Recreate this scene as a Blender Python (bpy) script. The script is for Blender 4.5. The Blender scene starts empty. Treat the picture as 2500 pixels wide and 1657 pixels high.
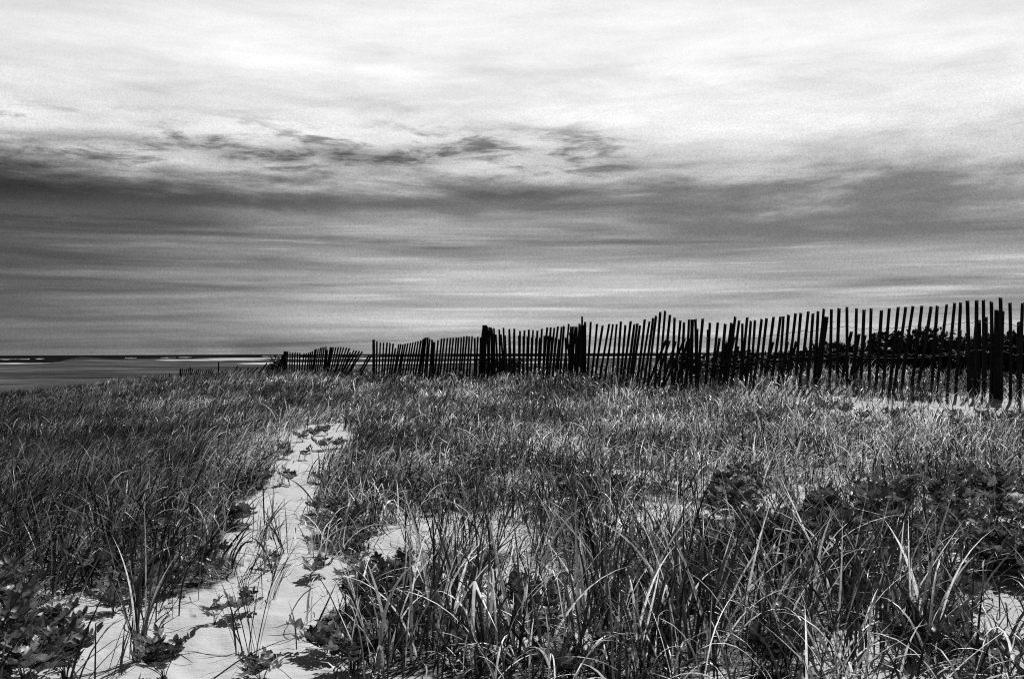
import bpy, math, random
import numpy as np

# ------------------------------------------------------------------ camera
C = bpy.context.scene.collection
SC = bpy.context.scene
W0, H0 = 2500.0, 1657.0
F = W0 * 35.0 / 36.0
CAMZ = 0.80
PITCH = 33.5 / F
ROLL = math.radians(-0.23)
HOR = 862.0
def _rx(a):
    c, s = math.cos(a), math.sin(a)
    return np.array([[1, 0, 0], [0, c, -s], [0, s, c]])
def _rz(a):
    c, s = math.cos(a), math.sin(a)
    return np.array([[c, -s, 0], [s, c, 0], [0, 0, 1]])
RCAM = _rx(math.pi / 2 + PITCH) @ _rz(ROLL)
CAMPOS = np.array([0.0, 0.0, CAMZ])
cam_data = bpy.data.cameras.new('camera')
cam = bpy.data.objects.new('camera', cam_data)
C.objects.link(cam)
import mathutils
M4 = mathutils.Matrix([list(RCAM[i]) + [CAMPOS[i]] for i in range(3)] + [[0, 0, 0, 1]])
cam.matrix_world = M4
cam_data.lens = 35.0
cam_data.sensor_width = 36.0
cam_data.clip_start = 0.05
cam_data.clip_end = 60000.0
SC.camera = cam

# ------------------------------------------------------------------ exposure, world, sun
SC.view_settings.view_transform = 'Standard'
SC.view_settings.look = 'None'
SC.view_settings.gamma = 1.0
SC.view_settings.use_curve_mapping = False
SC.view_settings.exposure = 0.0
SC.cycles.use_denoising = False
SC.cycles.filter_width = 1.1
SUN_EL, SUN_AZ = math.radians(57), math.radians(30)       # azimuth from +Y towards +X
SUN_STRENGTH = 4.9
SKY_STRENGTH = 0.10

class NT:
    """tiny helper for node trees"""
    def __init__(s, tree):
        s.t = tree
    def n(s, typ, **kw):
        nd = s.t.nodes.new(typ)
        for k, v in kw.items():
            setattr(nd, k, v)
        return nd
    def put(s, sock, v):
        if hasattr(v, 'is_linked') or isinstance(v, bpy.types.NodeSocket):
            s.t.links.new(v, sock)
        else:
            sock.default_value = v
    def m(s, op, a, b=None, c=None, clamp=False):
        nd = s.n('ShaderNodeMath', operation=op, use_clamp=clamp)
        s.put(nd.inputs[0], a)
        if b is not None: s.put(nd.inputs[1], b)
        if c is not None: s.put(nd.inputs[2], c)
        return nd.outputs[0]
    def rng(s, v, a, b, c=0.0, d=1.0, smooth=True):
        nd = s.n('ShaderNodeMapRange', interpolation_type='SMOOTHSTEP' if smooth else 'LINEAR')
        s.put(nd.inputs[0], v)
        for i, q in enumerate((a, b, c, d)): s.put(nd.inputs[i + 1], q)
        return nd.outputs[0]
    def xyz(s, x, y, z):
        nd = s.n('ShaderNodeCombineXYZ')
        s.put(nd.inputs[0], x); s.put(nd.inputs[1], y); s.put(nd.inputs[2], z)
        return nd.outputs[0]
    def noise(s, vec, scale, detail=4.0, rough=0.55, dist=0.0):
        nd = s.n('ShaderNodeTexNoise')
        s.put(nd.inputs['Vector'], vec)
        nd.inputs['Scale'].default_value = scale
        nd.inputs['Detail'].default_value = detail
        nd.inputs['Roughness'].default_value = rough
        nd.inputs['Distortion'].default_value = dist
        return nd.outputs[0]
    def mix(s, f, a, b):
        nd = s.n('ShaderNodeMix', data_type='FLOAT')
        s.put(nd.inputs[0], f); s.put(nd.inputs[2], a); s.put(nd.inputs[3], b)
        return nd.outputs[0]
    def ramp(s, v, stops, interp='B_SPLINE'):
        nd = s.n('ShaderNodeValToRGB')
        s.put(nd.inputs[0], v)
        cr = nd.color_ramp
        cr.interpolation = interp
        while len(cr.elements) < len(stops): cr.elements.new(0.5)
        for e, (p, c) in zip(cr.elements, stops):
            e.position = p; e.color = (c, c, c, 1)
        b = s.n('ShaderNodeRGBToBW')
        s.t.links.new(nd.outputs[0], b.inputs[0])
        return b.outputs[0]

world = bpy.data.worlds.new('World')
SC.world = world
world.use_nodes = True
wt = world.node_tree
wt.nodes.clear()
N = NT(wt)
tc = N.n('ShaderNodeTexCoord')
sep = N.n('ShaderNodeSeparateXYZ')
wt.links.new(tc.outputs['Generated'], sep.inputs[0])
dx, dy, dz = sep.outputs
sky = N.n('ShaderNodeTexSky', sky_type='NISHITA')
sky.sun_disc = False
sky.sun_elevation = SUN_EL
sky.sun_rotation = SUN_AZ
bw = N.n('ShaderNodeRGBToBW')
wt.links.new(sky.outputs[0], bw.inputs[0])
blue = N.m('MULTIPLY', bw.outputs[0], SKY_STRENGTH)
hl = N.m('SQRT', N.m('ADD', N.m('MULTIPLY', dx, dx), N.m('MULTIPLY', dy, dy)))
el = N.m('DIVIDE', dz, N.m('MAXIMUM', hl, 0.02))                 # tan(elevation)
az = N.m('ARCTAN2', dx, dy)
v = N.m('DIVIDE', el, 0.3546)                                    # 1 at about 19.5 degrees up
# cloud deck coordinates: a flat layer seen in perspective
zz = N.m('ADD', N.m('MAXIMUM', dz, 0.0), 0.055)
px_ = N.m('DIVIDE', dx, zz)
py_ = N.m('DIVIDE', dy, zz)
deck = N.xyz(N.m('MULTIPLY', px_, 0.55), N.m('MULTIPLY', py_, 1.0), 0.0)
big = N.noise(deck, 0.55, 5.0, 0.55, 0.3)
streak = N.noise(N.xyz(N.m('MULTIPLY', px_, 0.30), N.m('MULTIPLY', py_, 1.7), 4.0), 1.0, 5.0, 0.55, 0.2)
flow = N.xyz(N.m('MULTIPLY', az, 2.6), N.m('MULTIPLY', v, 5.5), 2.2)
edge = N.noise(flow, 1.2, 6.0, 0.58, 0.25)
wisp = N.noise(N.xyz(N.m('MULTIPLY', az, 14.0), N.m('MULTIPLY', v, 22.0), 5.2), 1.0, 7.0, 0.66, 0.35)
layer = N.noise(N.xyz(N.m('MULTIPLY', az, 2.4), N.m('MULTIPLY', v, 17.0), 1.3), 1.0, 6.0, 0.58, 0.3)
fluff = N.noise(N.xyz(N.m('MULTIPLY', az, 7.0), N.m('MULTIPLY', v, 12.0), 3.1), 1.0, 7.0, 0.62, 0.3)
# warped height of the cloud base
vw = N.m('ADD', v, N.m('MULTIPLY', N.m('SUBTRACT', edge, 0.5), 0.30))
vw = N.m('ADD', vw, N.m('MULTIPLY', N.m('SUBTRACT', fluff, 0.5), 0.27))
vw = N.m('ADD', vw, N.m('MULTIPLY', N.rng(az, -0.12, -0.40), 0.065))
vw = N.m('ADD', N.m('ADD', vw, 0.025), N.m('MULTIPLY', N.rng(az, -0.25, 0.30), 0.085))
prof = N.ramp(N.m('MULTIPLY', vw, 0.4), [
    (0.0, .34), (0.024, .47), (0.072, .46), (0.12, .40), (0.16, .31), (0.19, .24), (0.212, .29),
    (0.240, .58), (0.29, .83), (0.36, .95), (0.44, .90), (0.52, .45), (0.7, .22), (1.0, .15)], 'LINEAR')
# light and dark layers below the deck, soft greys above
low = N.rng(vw, 0.60, 0.42)
l1 = N.m('ADD', 1.0, N.m('MULTIPLY', N.m('SUBTRACT', layer, 0.5), 2.6))
l2 = N.m('ADD', 1.0, N.m('MULTIPLY', N.m('SUBTRACT', streak, 0.5), 0.7))
hi = N.m('ADD', 1.0, N.m('MULTIPLY', N.m('SUBTRACT', fluff, 0.55), 0.55))
hi = N.m('MULTIPLY', hi, N.m('ADD', 1.0, N.m('MULTIPLY', N.m('SUBTRACT', edge, 0.53), 0.55)))
lowt = N.m('MULTIPLY', N.m('MULTIPLY', l1, l2), N.m('ADD', 1.0, N.m('MULTIPLY', N.m('SUBTRACT', fluff, 0.5), 0.7)))
# a calm grey opening right of centre, pale streaks in the middle
vj = N.m('ADD', N.m('ADD', v, N.m('MULTIPLY', N.m('SUBTRACT', fluff, 0.5), 0.13)), N.m('MULTIPLY', N.m('SUBTRACT', layer, 0.5), 0.12))
aj = N.m('ADD', az, N.m('MULTIPLY', N.m('SUBTRACT', layer, 0.5), 0.30))
calm = N.m('MULTIPLY', N.m('MULTIPLY', N.rng(aj, 0.10, 0.17), N.rng(aj, 0.50, 0.40)), N.m('MULTIPLY', N.rng(vj, 0.26, 0.33), N.rng(vj, 0.50, 0.44)))
lowt = N.mix(N.m('MULTIPLY', calm, 0.9), lowt, 0.70)
pale = N.m('MULTIPLY', N.m('MULTIPLY', N.rng(aj, -0.36, -0.20), N.rng(aj, 0.20, 0.10)), N.m('MULTIPLY', N.rng(vj, 0.285, 0.325), N.rng(vj, 0.405, 0.36)))
lowt = N.m('MULTIPLY', lowt, N.m('ADD', 1.0, N.m('MULTIPLY', pale, 0.40)))
dark = N.m('MULTIPLY', N.m('MULTIPLY', N.rng(aj, 0.20, 0.08), N.rng(vj, 0.395, 0.425)), N.rng(vj, 0.50, 0.465))
lowt = N.m('MULTIPLY', lowt, N.m('SUBTRACT', 1.0, N.m('MULTIPLY', dark, 0.38)))
thin = N.noise(N.xyz(N.m('MULTIPLY', az, 4.2), N.m('MULTIPLY', v, 44.0), 9.1), 1.0, 4.0, 0.55, 0.25)
thin = N.m('MULTIPLY', N.rng(thin, 0.52, 0.70), N.m('MULTIPLY', N.rng(vj, 0.44, 0.38), N.m('SUBTRACT', 1.0, calm)))
lowt = N.m('MULTIPLY', lowt, N.m('ADD', 0.95, N.m('MULTIPLY', N.m('MULTIPLY', thin, N.rng(v, 0.05, 0.18, 0.25, 1.0)), 0.45)))
tex = N.mix(low, hi, lowt)
mottle = N.noise(tc.outputs['Generated'], 640.0, 1.0, 0.8)
tex = N.m('MULTIPLY', tex, N.m('ADD', 1.0, N.m('MULTIPLY', N.m('SUBTRACT', mottle, 0.5), N.rng(v, 0.45, 0.85, 0.62, 0.20))))
cl = N.m('MULTIPLY', prof, tex)
# ragged dark gaps along the cloud edge
gapband = N.m('MULTIPLY', N.rng(v, 0.45, 0.53), N.rng(v, 0.69, 0.585))
gapside = N.rng(az, 0.20, 0.05)
gap = N.m('MULTIPLY', N.m('MULTIPLY', gapband, gapside), N.rng(wisp, 0.46, 0.66))
cl = N.m('MULTIPLY', cl, N.m('SUBTRACT', 1.0, N.m('MULTIPLY', gap, 0.70)))
# the darker weather on the left
left = N.m('MULTIPLY', N.rng(az, -0.02, -0.50), N.rng(vw, 0.66, 0.48))
cl = N.m('MULTIPLY', cl, N.m('SUBTRACT', 1.0, N.m('MULTIPLY', left, 0.68)))
leftband = N.m('MULTIPLY', N.m('MULTIPLY', N.rng(az, -0.10, -0.36), N.rng(vj, 0.36, 0.42)), N.rng(vj, 0.54, 0.48))
cl = N.m('MULTIPLY', cl, N.m('SUBTRACT', 1.0, N.m('MULTIPLY', leftband, 0.26)))
topleft = N.m('MULTIPLY', N.rng(az, -0.22, -0.62), N.rng(v, 0.6, 1.0))
cl = N.m('MULTIPLY', cl, N.m('SUBTRACT', 1.0, N.m('MULTIPLY', topleft, 0.30)))
# clear sky shows through a little; away from the sun the sky is clear and deep
thick = N.m('MULTIPLY', N.rng(N.noise(deck, 1.3, 4.0, 0.6), 0.62, 0.80), 0.2)
cl = N.mix(thick, cl, N.m('MULTIPLY', blue, 0.45))
away = N.rng(dy, -0.3, 0.75, 0.12, 1.0)
cl = N.m('MULTIPLY', cl, away)
comb = N.n('ShaderNodeCombineColor')
for i in range(3): wt.links.new(cl, comb.inputs[i])
bg = N.n('ShaderNodeBackground')
wt.links.new(comb.outputs[0], bg.inputs[0])
bg.inputs[1].default_value = 1.0
wo = N.n('ShaderNodeOutputWorld')
wt.links.new(bg.outputs[0], wo.inputs[0])

sl = bpy.data.lights.new('sun', 'SUN')
sl.energy = SUN_STRENGTH
sl.angle = math.radians(0.6)
sl.color = (1.0, 1.0, 1.0)
so = bpy.data.objects.new('sun', sl)
C.objects.link(so)
sd = mathutils.Vector((math.sin(SUN_AZ) * math.cos(SUN_EL), math.cos(SUN_AZ) * math.cos(SUN_EL), math.sin(SUN_EL)))
so.rotation_euler = sd.to_track_quat('Z', 'Y').to_euler()
so.location = (3, 8, 20)

# ------------------------------------------------------------------ helpers
rng = np.random.default_rng(11)
random.seed(4)

def ray(px, py):
    v_ = np.stack([(np.asarray(px, float) - W0 / 2) / F, -(np.asarray(py, float) - H0 / 2) / F, -np.ones_like(np.asarray(px, float))], -1)
    return v_ @ RCAM.T
def at(px, py, Y):
    r = ray(px, py)
    return CAMPOS + r * (np.asarray(Y) / r[..., 1])[..., None]
def project(P):
    q = (np.asarray(P) - CAMPOS) @ RCAM
    d = np.where(np.abs(q[..., 2]) < 1e-6, -1e-6, q[..., 2])
    return q[..., 0] / -d * F + W0 / 2, -q[..., 1] / -d * F + H0 / 2

def _hash(ix, iy, seed):
    h = (ix.astype(np.int64) * 374761393 + iy.astype(np.int64) * 668265263 + seed * 1442695041) & 0x7fffffff
    h = ((h ^ (h >> 13)) * 1274126177) & 0x7fffffff
    return ((h ^ (h >> 16)) & 0xffff) / 65535.0
def vnoise(x, y, seed=0):
    ix, iy = np.floor(x), np.floor(y)
    fx, fy = x - ix, y - iy
    fx = fx * fx * (3 - 2 * fx); fy = fy * fy * (3 - 2 * fy)
    a, b = _hash(ix, iy, seed), _hash(ix + 1, iy, seed)
    c, d = _hash(ix, iy + 1, seed), _hash(ix + 1, iy + 1, seed)
    return (a * (1 - fx) + b * fx) * (1 - fy) + (c * (1 - fx) + d * fx) * fy
def fbm(x, y, seed=0, octs=4):
    t = 0; a = 0.5; s = 0
    for k in range(octs):
        t = t + a * vnoise(x, y, seed + k * 17); s += a
        x = x * 2.03 + 3.1; y = y * 2.03 + 1.7; a *= 0.5
    return t / s
def sstep(x, a, b):
    t = np.clip((x - a) / (b - a), 0, 1)
    return t * t * (3 - 2 * t)

def inpoly(px, py, poly):
    poly = np.asarray(poly, float)
    ins = np.zeros(px.shape, bool)
    x1, y1 = poly[-1]
    for x2, y2 in poly:
        c = ((y1 > py) != (y2 > py))
        with np.errstate(divide='ignore', invalid='ignore'):
            c &= px < (x2 - x1) * (py - y1) / (y2 - y1) + x1
        ins ^= c
        x1, y1 = x2, y2
    return ins

def raw_mesh(name, verts, quads, mat, smooth=False, attrs=None):
    me = bpy.data.meshes.new(name)
    verts = np.ascontiguousarray(verts, np.float32).reshape(-1, 3)
    quads = np.ascontiguousarray(quads, np.int32)
    k = quads.shape[1]
    me.vertices.add(len(verts)); me.vertices.foreach_set('co', verts.ravel())
    me.loops.add(quads.size); me.loops.foreach_set('vertex_index', quads.ravel())
    me.polygons.add(len(quads))
    me.polygons.foreach_set('loop_start', np.arange(0, quads.size, k, dtype=np.int32))
    me.polygons.foreach_set('loop_total', np.full(len(quads), k, np.int32))
    if smooth:
        me.polygons.foreach_set('use_smooth', np.ones(len(quads), bool))
    for an, av in (attrs or {}).items():
        a = me.attributes.new(an, 'FLOAT', 'POINT')
        a.data.foreach_set('value', np.ascontiguousarray(av, np.float32).ravel())
    me.materials.append(mat)
    me.update(calc_edges=True)
    return me
def link(name, me, parent=None):
    o = bpy.data.objects.new(name, me)
    C.objects.link(o)
    if parent is not None: o.parent = parent
    return o
def tag(o, label=None, cat=None, group=None, kind=None):
    if label: o['label'] = label
    if cat: o['category'] = cat
    if group: o['group'] = group
    if kind: o['kind'] = kind
    return o
def empty(name, loc=(0, 0, 0), rz=0.0):
    o = bpy.data.objects.new(name, None)
    o.empty_display_size = 0.1
    C.objects.link(o)
    o.location = tuple(float(q) for q in loc); o.rotation_euler = (0, 0, rz)
    return o
def copy_tree(o):
    c = o.copy(); C.objects.link(c)
    for ch in list(o.children):
        d = ch.copy(); C.objects.link(d); d.parent = c
    return c

# ------------------------------------------------------------------ materials
def new_mat(name):
    m = bpy.data.materials.new(name); m.use_nodes = True
    m.node_tree.nodes.clear()
    return m, NT(m.node_tree)
def grey(n, v_):
    c = n.n('ShaderNodeCombineColor')
    for i in range(3): n.put(c.inputs[i], v_)
    return c.outputs[0]
def finish(n, sh):
    o = n.n('ShaderNodeOutputMaterial')
    n.t.links.new(sh, o.inputs[0])

def blade_mat(name, rough=0.42, spec=0.5, transl=0.22, tmul=1.6):
    m, n = new_mat(name)
    a = n.n('ShaderNodeAttribute', attribute_name='tone')
    g = n.n('ShaderNodeNewGeometry')
    fine = n.noise(g.outputs['Position'], 60.0, 3.0)
    t = n.m('MULTIPLY', a.outputs['Fac'], n.rng(fine, 0.3, 0.7, 0.75, 1.25))
    p = n.n('ShaderNodeBsdfPrincipled')
    n.put(p.inputs['Base Color'], grey(n, t))
    p.inputs['Roughness'].default_value = rough
    p.inputs['Specular IOR Level'].default_value = spec
    tr = n.n('ShaderNodeBsdfTranslucent')
    n.put(tr.inputs['Color'], grey(n, n.m('MULTIPLY', t, tmul)))
    mx = n.n('ShaderNodeMixShader')
    mx.inputs[0].default_value = transl
    n.t.links.new(p.outputs[0], mx.inputs[1]); n.t.links.new(tr.outputs[0], mx.inputs[2])
    finish(n, mx.outputs[0])
    return m
MAT_GRASS = blade_mat('beach_grass_blade', 0.38, 0.6, 0.28, 1.6)
MAT_LEAF = blade_mat('rose_leaf', 0.42, 0.5, 0.22, 1.3)
MAT_SHRUB = blade_mat('shrub_leaf', 0.6, 0.3, 0.06, 1.2)

def wood_mat(name, lo, hi):
    m, n = new_mat(name)
    tcn = n.n('ShaderNodeTexCoord')
    mp = n.n('ShaderNodeMapping'); mp.inputs['Scale'].default_value = (60, 60, 3)
    n.t.links.new(tcn.outputs['Object'], mp.inputs[0])
    gr = n.noise(mp.outputs[0], 1.0, 5.0, 0.6)
    p = n.n('ShaderNodeBsdfPrincipled')
    n.put(p.inputs['Base Color'], grey(n, n.rng(gr, 0.3, 0.7, lo, hi)))
    p.inputs['Roughness'].default_value = 0.9
    p.inputs['Specular IOR Level'].default_value = 0.15
    b = n.n('ShaderNodeBump'); b.inputs['Strength'].default_value = 0.35; b.inputs['Distance'].default_value = 0.003
    n.t.links.new(gr, b.inputs['Height']); n.t.links.new(b.outputs[0], p.inputs['Normal'])
    finish(n, p.outputs[0])
    return m
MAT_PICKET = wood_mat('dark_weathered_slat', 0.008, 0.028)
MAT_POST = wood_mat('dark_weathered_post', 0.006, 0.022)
MAT_STEM = wood_mat('woody_stem', 0.03, 0.08)
MAT_DRIFT = wood_mat('bleached_wood', 0.28, 0.46)
def wire_mat():
    m, n = new_mat('rusty_wire')
    g = n.n('ShaderNodeNewGeometry')
    p = n.n('ShaderNodeBsdfPrincipled')
    n.put(p.inputs['Base Color'], grey(n, n.rng(n.noise(g.outputs['Position'], 40.0), 0.35, 0.65, 0.015, 0.05)))
    p.inputs['Roughness'].default_value = 0.7; p.inputs['Metallic'].default_value = 0.3
    finish(n, p.outputs[0])
    return m
MAT_WIRE = wire_mat()

def ground_mat():
    m, n = new_mat('dune_sand_and_turf')
    g = n.n('ShaderNodeNewGeometry')
    P = g.outputs['Position']
    a = n.n('ShaderNodeAttribute', attribute_name='sand').outputs['Fac']
    far = n.n('ShaderNodeAttribute', attribute_name='far').outputs['Fac']
    wet = n.n('ShaderNodeAttribute', attribute_name='wet').outputs['Fac']
    grain = n.noise(P, 420.0, 2.0, 0.7)
    mott = n.noise(P, 7.0, 5.0, 0.6)
    speck = n.rng(n.noise(P, 150.0, 3.0, 0.6), 0.66, 0.74)
    sand = n.m('MULTIPLY', n.rng(grain, 0.25, 0.75, 0.40, 0.56), n.rng(mott, 0.3, 0.7, 0.90, 1.06))
    sand = n.m('MULTIPLY', sand, n.m('SUBTRACT', 1.0, n.m('MULTIPLY', speck, 0.35)))
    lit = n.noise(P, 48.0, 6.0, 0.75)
    thatch_shade = n.rng(lit, 0.44, 0.62, 0.018, 0.24)  # grass litter; its dark end also paints in the shadows at the grass base
    near = n.mix(n.rng(n.m('ADD', a, n.m('MULTIPLY', n.m('SUBTRACT', mott, 0.5), 0.9)), 0.30, 0.72), thatch_shade, sand)
    mp = n.n('ShaderNodeMapping'); mp.inputs['Scale'].default_value = (0.035, 0.05, 0.0)
    n.t.links.new(P, mp.inputs[0])
    patch = n.noise(mp.outputs[0], 0.35, 8.0, 0.7)
    tuss = n.noise(P, 1.6, 4.0, 0.7)
    plain = n.m('MULTIPLY', n.m('MULTIPLY', n.rng(patch, 0.40, 0.62, 0.008, 0.085), n.m('SUBTRACT', 1.0, n.m('MULTIPLY', wet, 0.85))), n.rng(tuss, 0.3, 0.7, 0.6, 1.4))
    fsand = n.rng(patch, 0.35, 0.65, 0.26, 0.50)
    farc = n.mix(n.rng(n.m('ADD', a, n.m('MULTIPLY', n.m('SUBTRACT', patch, 0.5), 0.8)), 0.3, 0.7), plain, fsand)
    col = n.mix(far, near, farc)
    p = n.n('ShaderNodeBsdfPrincipled')
    n.put(p.inputs['Base Color'], grey(n, col))
    p.inputs['Roughness'].default_value = 0.95
    p.inputs['Specular IOR Level'].default_value = 0.1
    b = n.n('ShaderNodeBump'); b.inputs['Strength'].default_value = 0.55; b.inputs['Distance'].default_value = 0.020
    ripple = n.m('ADD', n.m('MULTIPLY', n.noise(P, 22.0, 4.0, 0.6), 1.0), n.m('MULTIPLY', grain, 0.16))
    n.t.links.new(ripple, b.inputs['Height']); n.t.links.new(b.outputs[0], p.inputs['Normal'])
    finish(n, p.outputs[0])
    return m
def sea_mat():
    m, n = new_mat('dark_sea_water')
    g = n.n('ShaderNodeNewGeometry')
    p = n.n('ShaderNodeBsdfPrincipled')
    mp = n.n('ShaderNodeMapping'); mp.inputs['Scale'].default_value = (0.004, 0.03, 0.0)
    n.t.links.new(g.outputs['Position'], mp.inputs[0])
    w = n.noise(mp.outputs[0], 1.0, 6.0, 0.6)
    n.put(p.inputs['Base Color'], grey(n, n.rng(w, 0.35, 0.7, 0.004, 0.014)))
    p.inputs['Roughness'].default_value = 0.8
    p.inputs['Specular IOR Level'].default_value = 0.0
    finish(n, p.outputs[0])
    return m
def foam_mat():
    m, n = new_mat('white_surf_foam')
    g = n.n('ShaderNodeNewGeometry')
    p = n.n('ShaderNodeBsdfPrincipled')
    n.put(p.inputs['Base Color'], grey(n, n.rng(n.noise(g.outputs['Position'], 0.03, 5.0), 0.42, 0.66, 0.05, 0.50)))
    p.inputs['Roughness'].default_value = 0.8
    finish(n, p.outputs[0])
    return m

# ------------------------------------------------------------------ terrain
def gz(py, Y):
    return CAMZ - (py - HOR) / F * Y
CTRL = []   # x, y, z
def cp(px, Y, z):
    CTRL.append(((px - 1250) / F * Y, Y, z))
for x_ in (-5, -2, 0, 2, 5):
    CTRL.append((x_, -4, 0.0)); CTRL.append((x_, 0.6, 0.0))
for px in (-200, 500, 1200, 1900, 2700):
    cp(px, 2.6, 0.0); cp(px, 4.5, 0.02)
cp(2400, 6.5, 0.04); cp(1700, 6.5, 0.02); cp(800, 6.5, -0.01); cp(100, 6.5, -0.05)
cp(810, 9.6, 0.02); cp(2100, 8.2, 0.03); cp(1500, 10.0, 0.02); cp(200, 10, -0.10)
cp(2450, 11.2, 0.22); cp(2800, 10.6, 0.20); cp(2000, 13.0, 0.29); cp(1690, 14.6, 0.20); cp(1420, 17.8, 0.24)
cp(1180, 20.3, 0.18); cp(910, 23.5, 0.16); cp(690, 28.0, 0.10); cp(1300, 13.5, 0.0); cp(950, 15, -0.02)
cp(600, 15, -0.08); cp(250, 14, -0.16); cp(-60, 14, -0.22); cp(-400, 14, -0.3)
cp(550, 22, -0.05); cp(250, 22, -0.32); cp(0, 21, -0.42); cp(-400, 21, -0.6)
cp(540, 34, -0.02); cp(440, 40, -0.25); cp(250, 32, -0.75); cp(0, 32, -1.05)
cp(2450, 13.4, 0.42); cp(2800, 12.6, 0.42); cp(2000, 15.0, 0.46); cp(1690, 16.9, 0.43); cp(1420, 20.0, 0.38); cp(1180, 22.4, 0.30); cp(910, 25.6, 0.20); cp(2450, 15.6, 0.30); cp(2000, 17.5, 0.25); cp(1690, 20, 0.15); cp(1420, 23.5, 0.05); cp(1180, 26, 0.0); cp(910, 30, -0.15)
cp(2450, 22, -0.9); cp(1690, 27, -0.9); cp(1180, 34, -0.9); cp(800, 40, -0.9)
for px in (-300, 100, 400, 700, 1100, 1600, 2200, 2800):
    cp(px, 60, -2.6); cp(px, 95, -4.2)
CTRL = np.array(CTRL)
def _phi(r2):
    return np.sqrt(r2 + 2.5 ** 2)
_D = _phi(((CTRL[:, None, :2] - CTRL[None, :, :2]) ** 2).sum(-1)) + np.eye(len(CTRL)) * -0.02
_A = np.zeros((len(CTRL) + 1,) * 2)
_A[:-1, :-1] = _D; _A[:-1, -1] = 1; _A[-1, :-1] = 1
_Wt = np.linalg.solve(_A, np.append(CTRL[:, 2], 0.0))

FOOT = []
for (px, py) in ((560, 1600), (640, 1545), (590, 1480), (700, 1440), (650, 1400), (760, 1430), (620, 1330), (680, 1290), (700, 1230),
                 (480, 1630), (400, 1560), (720, 1180), (745, 1120), (640, 1560), (2440, 1500), (2470, 1600), (540, 1530), (780, 1340)):
    r = ray(px, py)
    FOOT.append((CAMPOS + r * (-CAMZ / r[2]))[:2])

def ground(x, y, detail=True):
    x = np.asarray(x, float); y = np.asarray(y, float)
    shp = x.shape
    x = x.ravel(); y = y.ravel()
    z = np.full(x.shape, _Wt[-1])
    for (cx, cy, _), w in zip(CTRL, _Wt[:-1]):
        z += w * _phi((x - cx) ** 2 + (y - cy) ** 2)
    d = np.hypot(x, y)
    if detail:
        nearf = 1 - sstep(d, 20, 60)
        z = z + nearf * ((fbm(x * 0.9 + 5, y * 0.9, 3, 3) - 0.5) * 0.10 * sstep(d, 1.0, 5.0) + (fbm(x * 4, y * 4, 9, 3) - 0.5) * 0.020)
        m_ = d < 7
        if m_.any():
            zz_ = np.zeros(m_.sum()); xs, ys = x[m_], y[m_]
            for k, (fx, fy) in enumerate(FOOT):
                a = 0.4 + 0.5 * math.sin(k * 1.7)
                u = (xs - fx) * math.cos(a) + (ys - fy) * math.sin(a); w = -(xs - fx) * math.sin(a) + (ys - fy) * math.cos(a)
                q = (u / 0.055) ** 2 + (w / 0.12) ** 2
                zz_ += -0.014 * np.exp(-q) + 0.006 * np.exp(-(np.sqrt(q) - 1.6) ** 2 / 0.2)
            z[m_] += zz_
    # the low plain beyond
    az_ = x / np.maximum(y, 1e-3)
    px = 1250 + az_ * F
    px = np.where(y > 1, px, 1250 + 3000 * np.sign(x))
    plain = -4.5 + (fbm(x * 0.012, y * 0.012, 21, 4) - 0.5) * 1.1
    # a low dark dune line close by, and farther dunes at the left
    plain += 1.5 * np.exp(-((px - 420) / 110) ** 2) * np.exp(-((d - 175) / 22) ** 2)
    plain += 3.6 * np.exp(-((px - 190) / 85) ** 2) * np.exp(-((d - 950) / 120) ** 2) * (0.7 + 0.6 * fbm(x * 0.01, y * 0.004, 5, 3))
    plain += 2.2 * np.exp(-((px - 400) / 80) ** 2) * np.exp(-((d - 1000) / 120) ** 2)
    plain += 1.8 * np.exp(-((px - 1000) / 330) ** 4) * np.exp(-((d - 760) / 70) ** 2)
    plain += 3.4 * sstep(px, 1450, 1800) * np.exp(-((d - 600) / 160) ** 2)
    coast = 800 + 720 * sstep(px, 90, 380) + (fbm(px * 0.01, px * 0, 8, 3) - 0.5) * 160
    plain -= sstep(d, coast - 60, coast + 120) * 6
    t = sstep(d, 75, 130)
    behind = sstep(-y, 5, 40)
    z = z * (1 - t) + plain * t
    z = np.where(y < -5, z * (1 - behind) + 0.0 * behind, z)
    return z.reshape(shp)

def unproject(px, py):
    """photo pixel to the dune surface"""
    r = ray(px, py)
    Y = 0.8 / max(1e-4, -r[2] / r[1])
    for _ in range(12):
        p = CAMPOS + r * (Y / r[1])
        h = CAMZ - float(ground(p[0], p[1]))
        Y = 0.5 * Y + 0.5 * h / max(1e-4, -r[2] / r[1])
    p = CAMPOS + r * (Y / r[1])
    return float(p[0]), float(p[1]), float(ground(p[0], p[1]))

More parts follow.
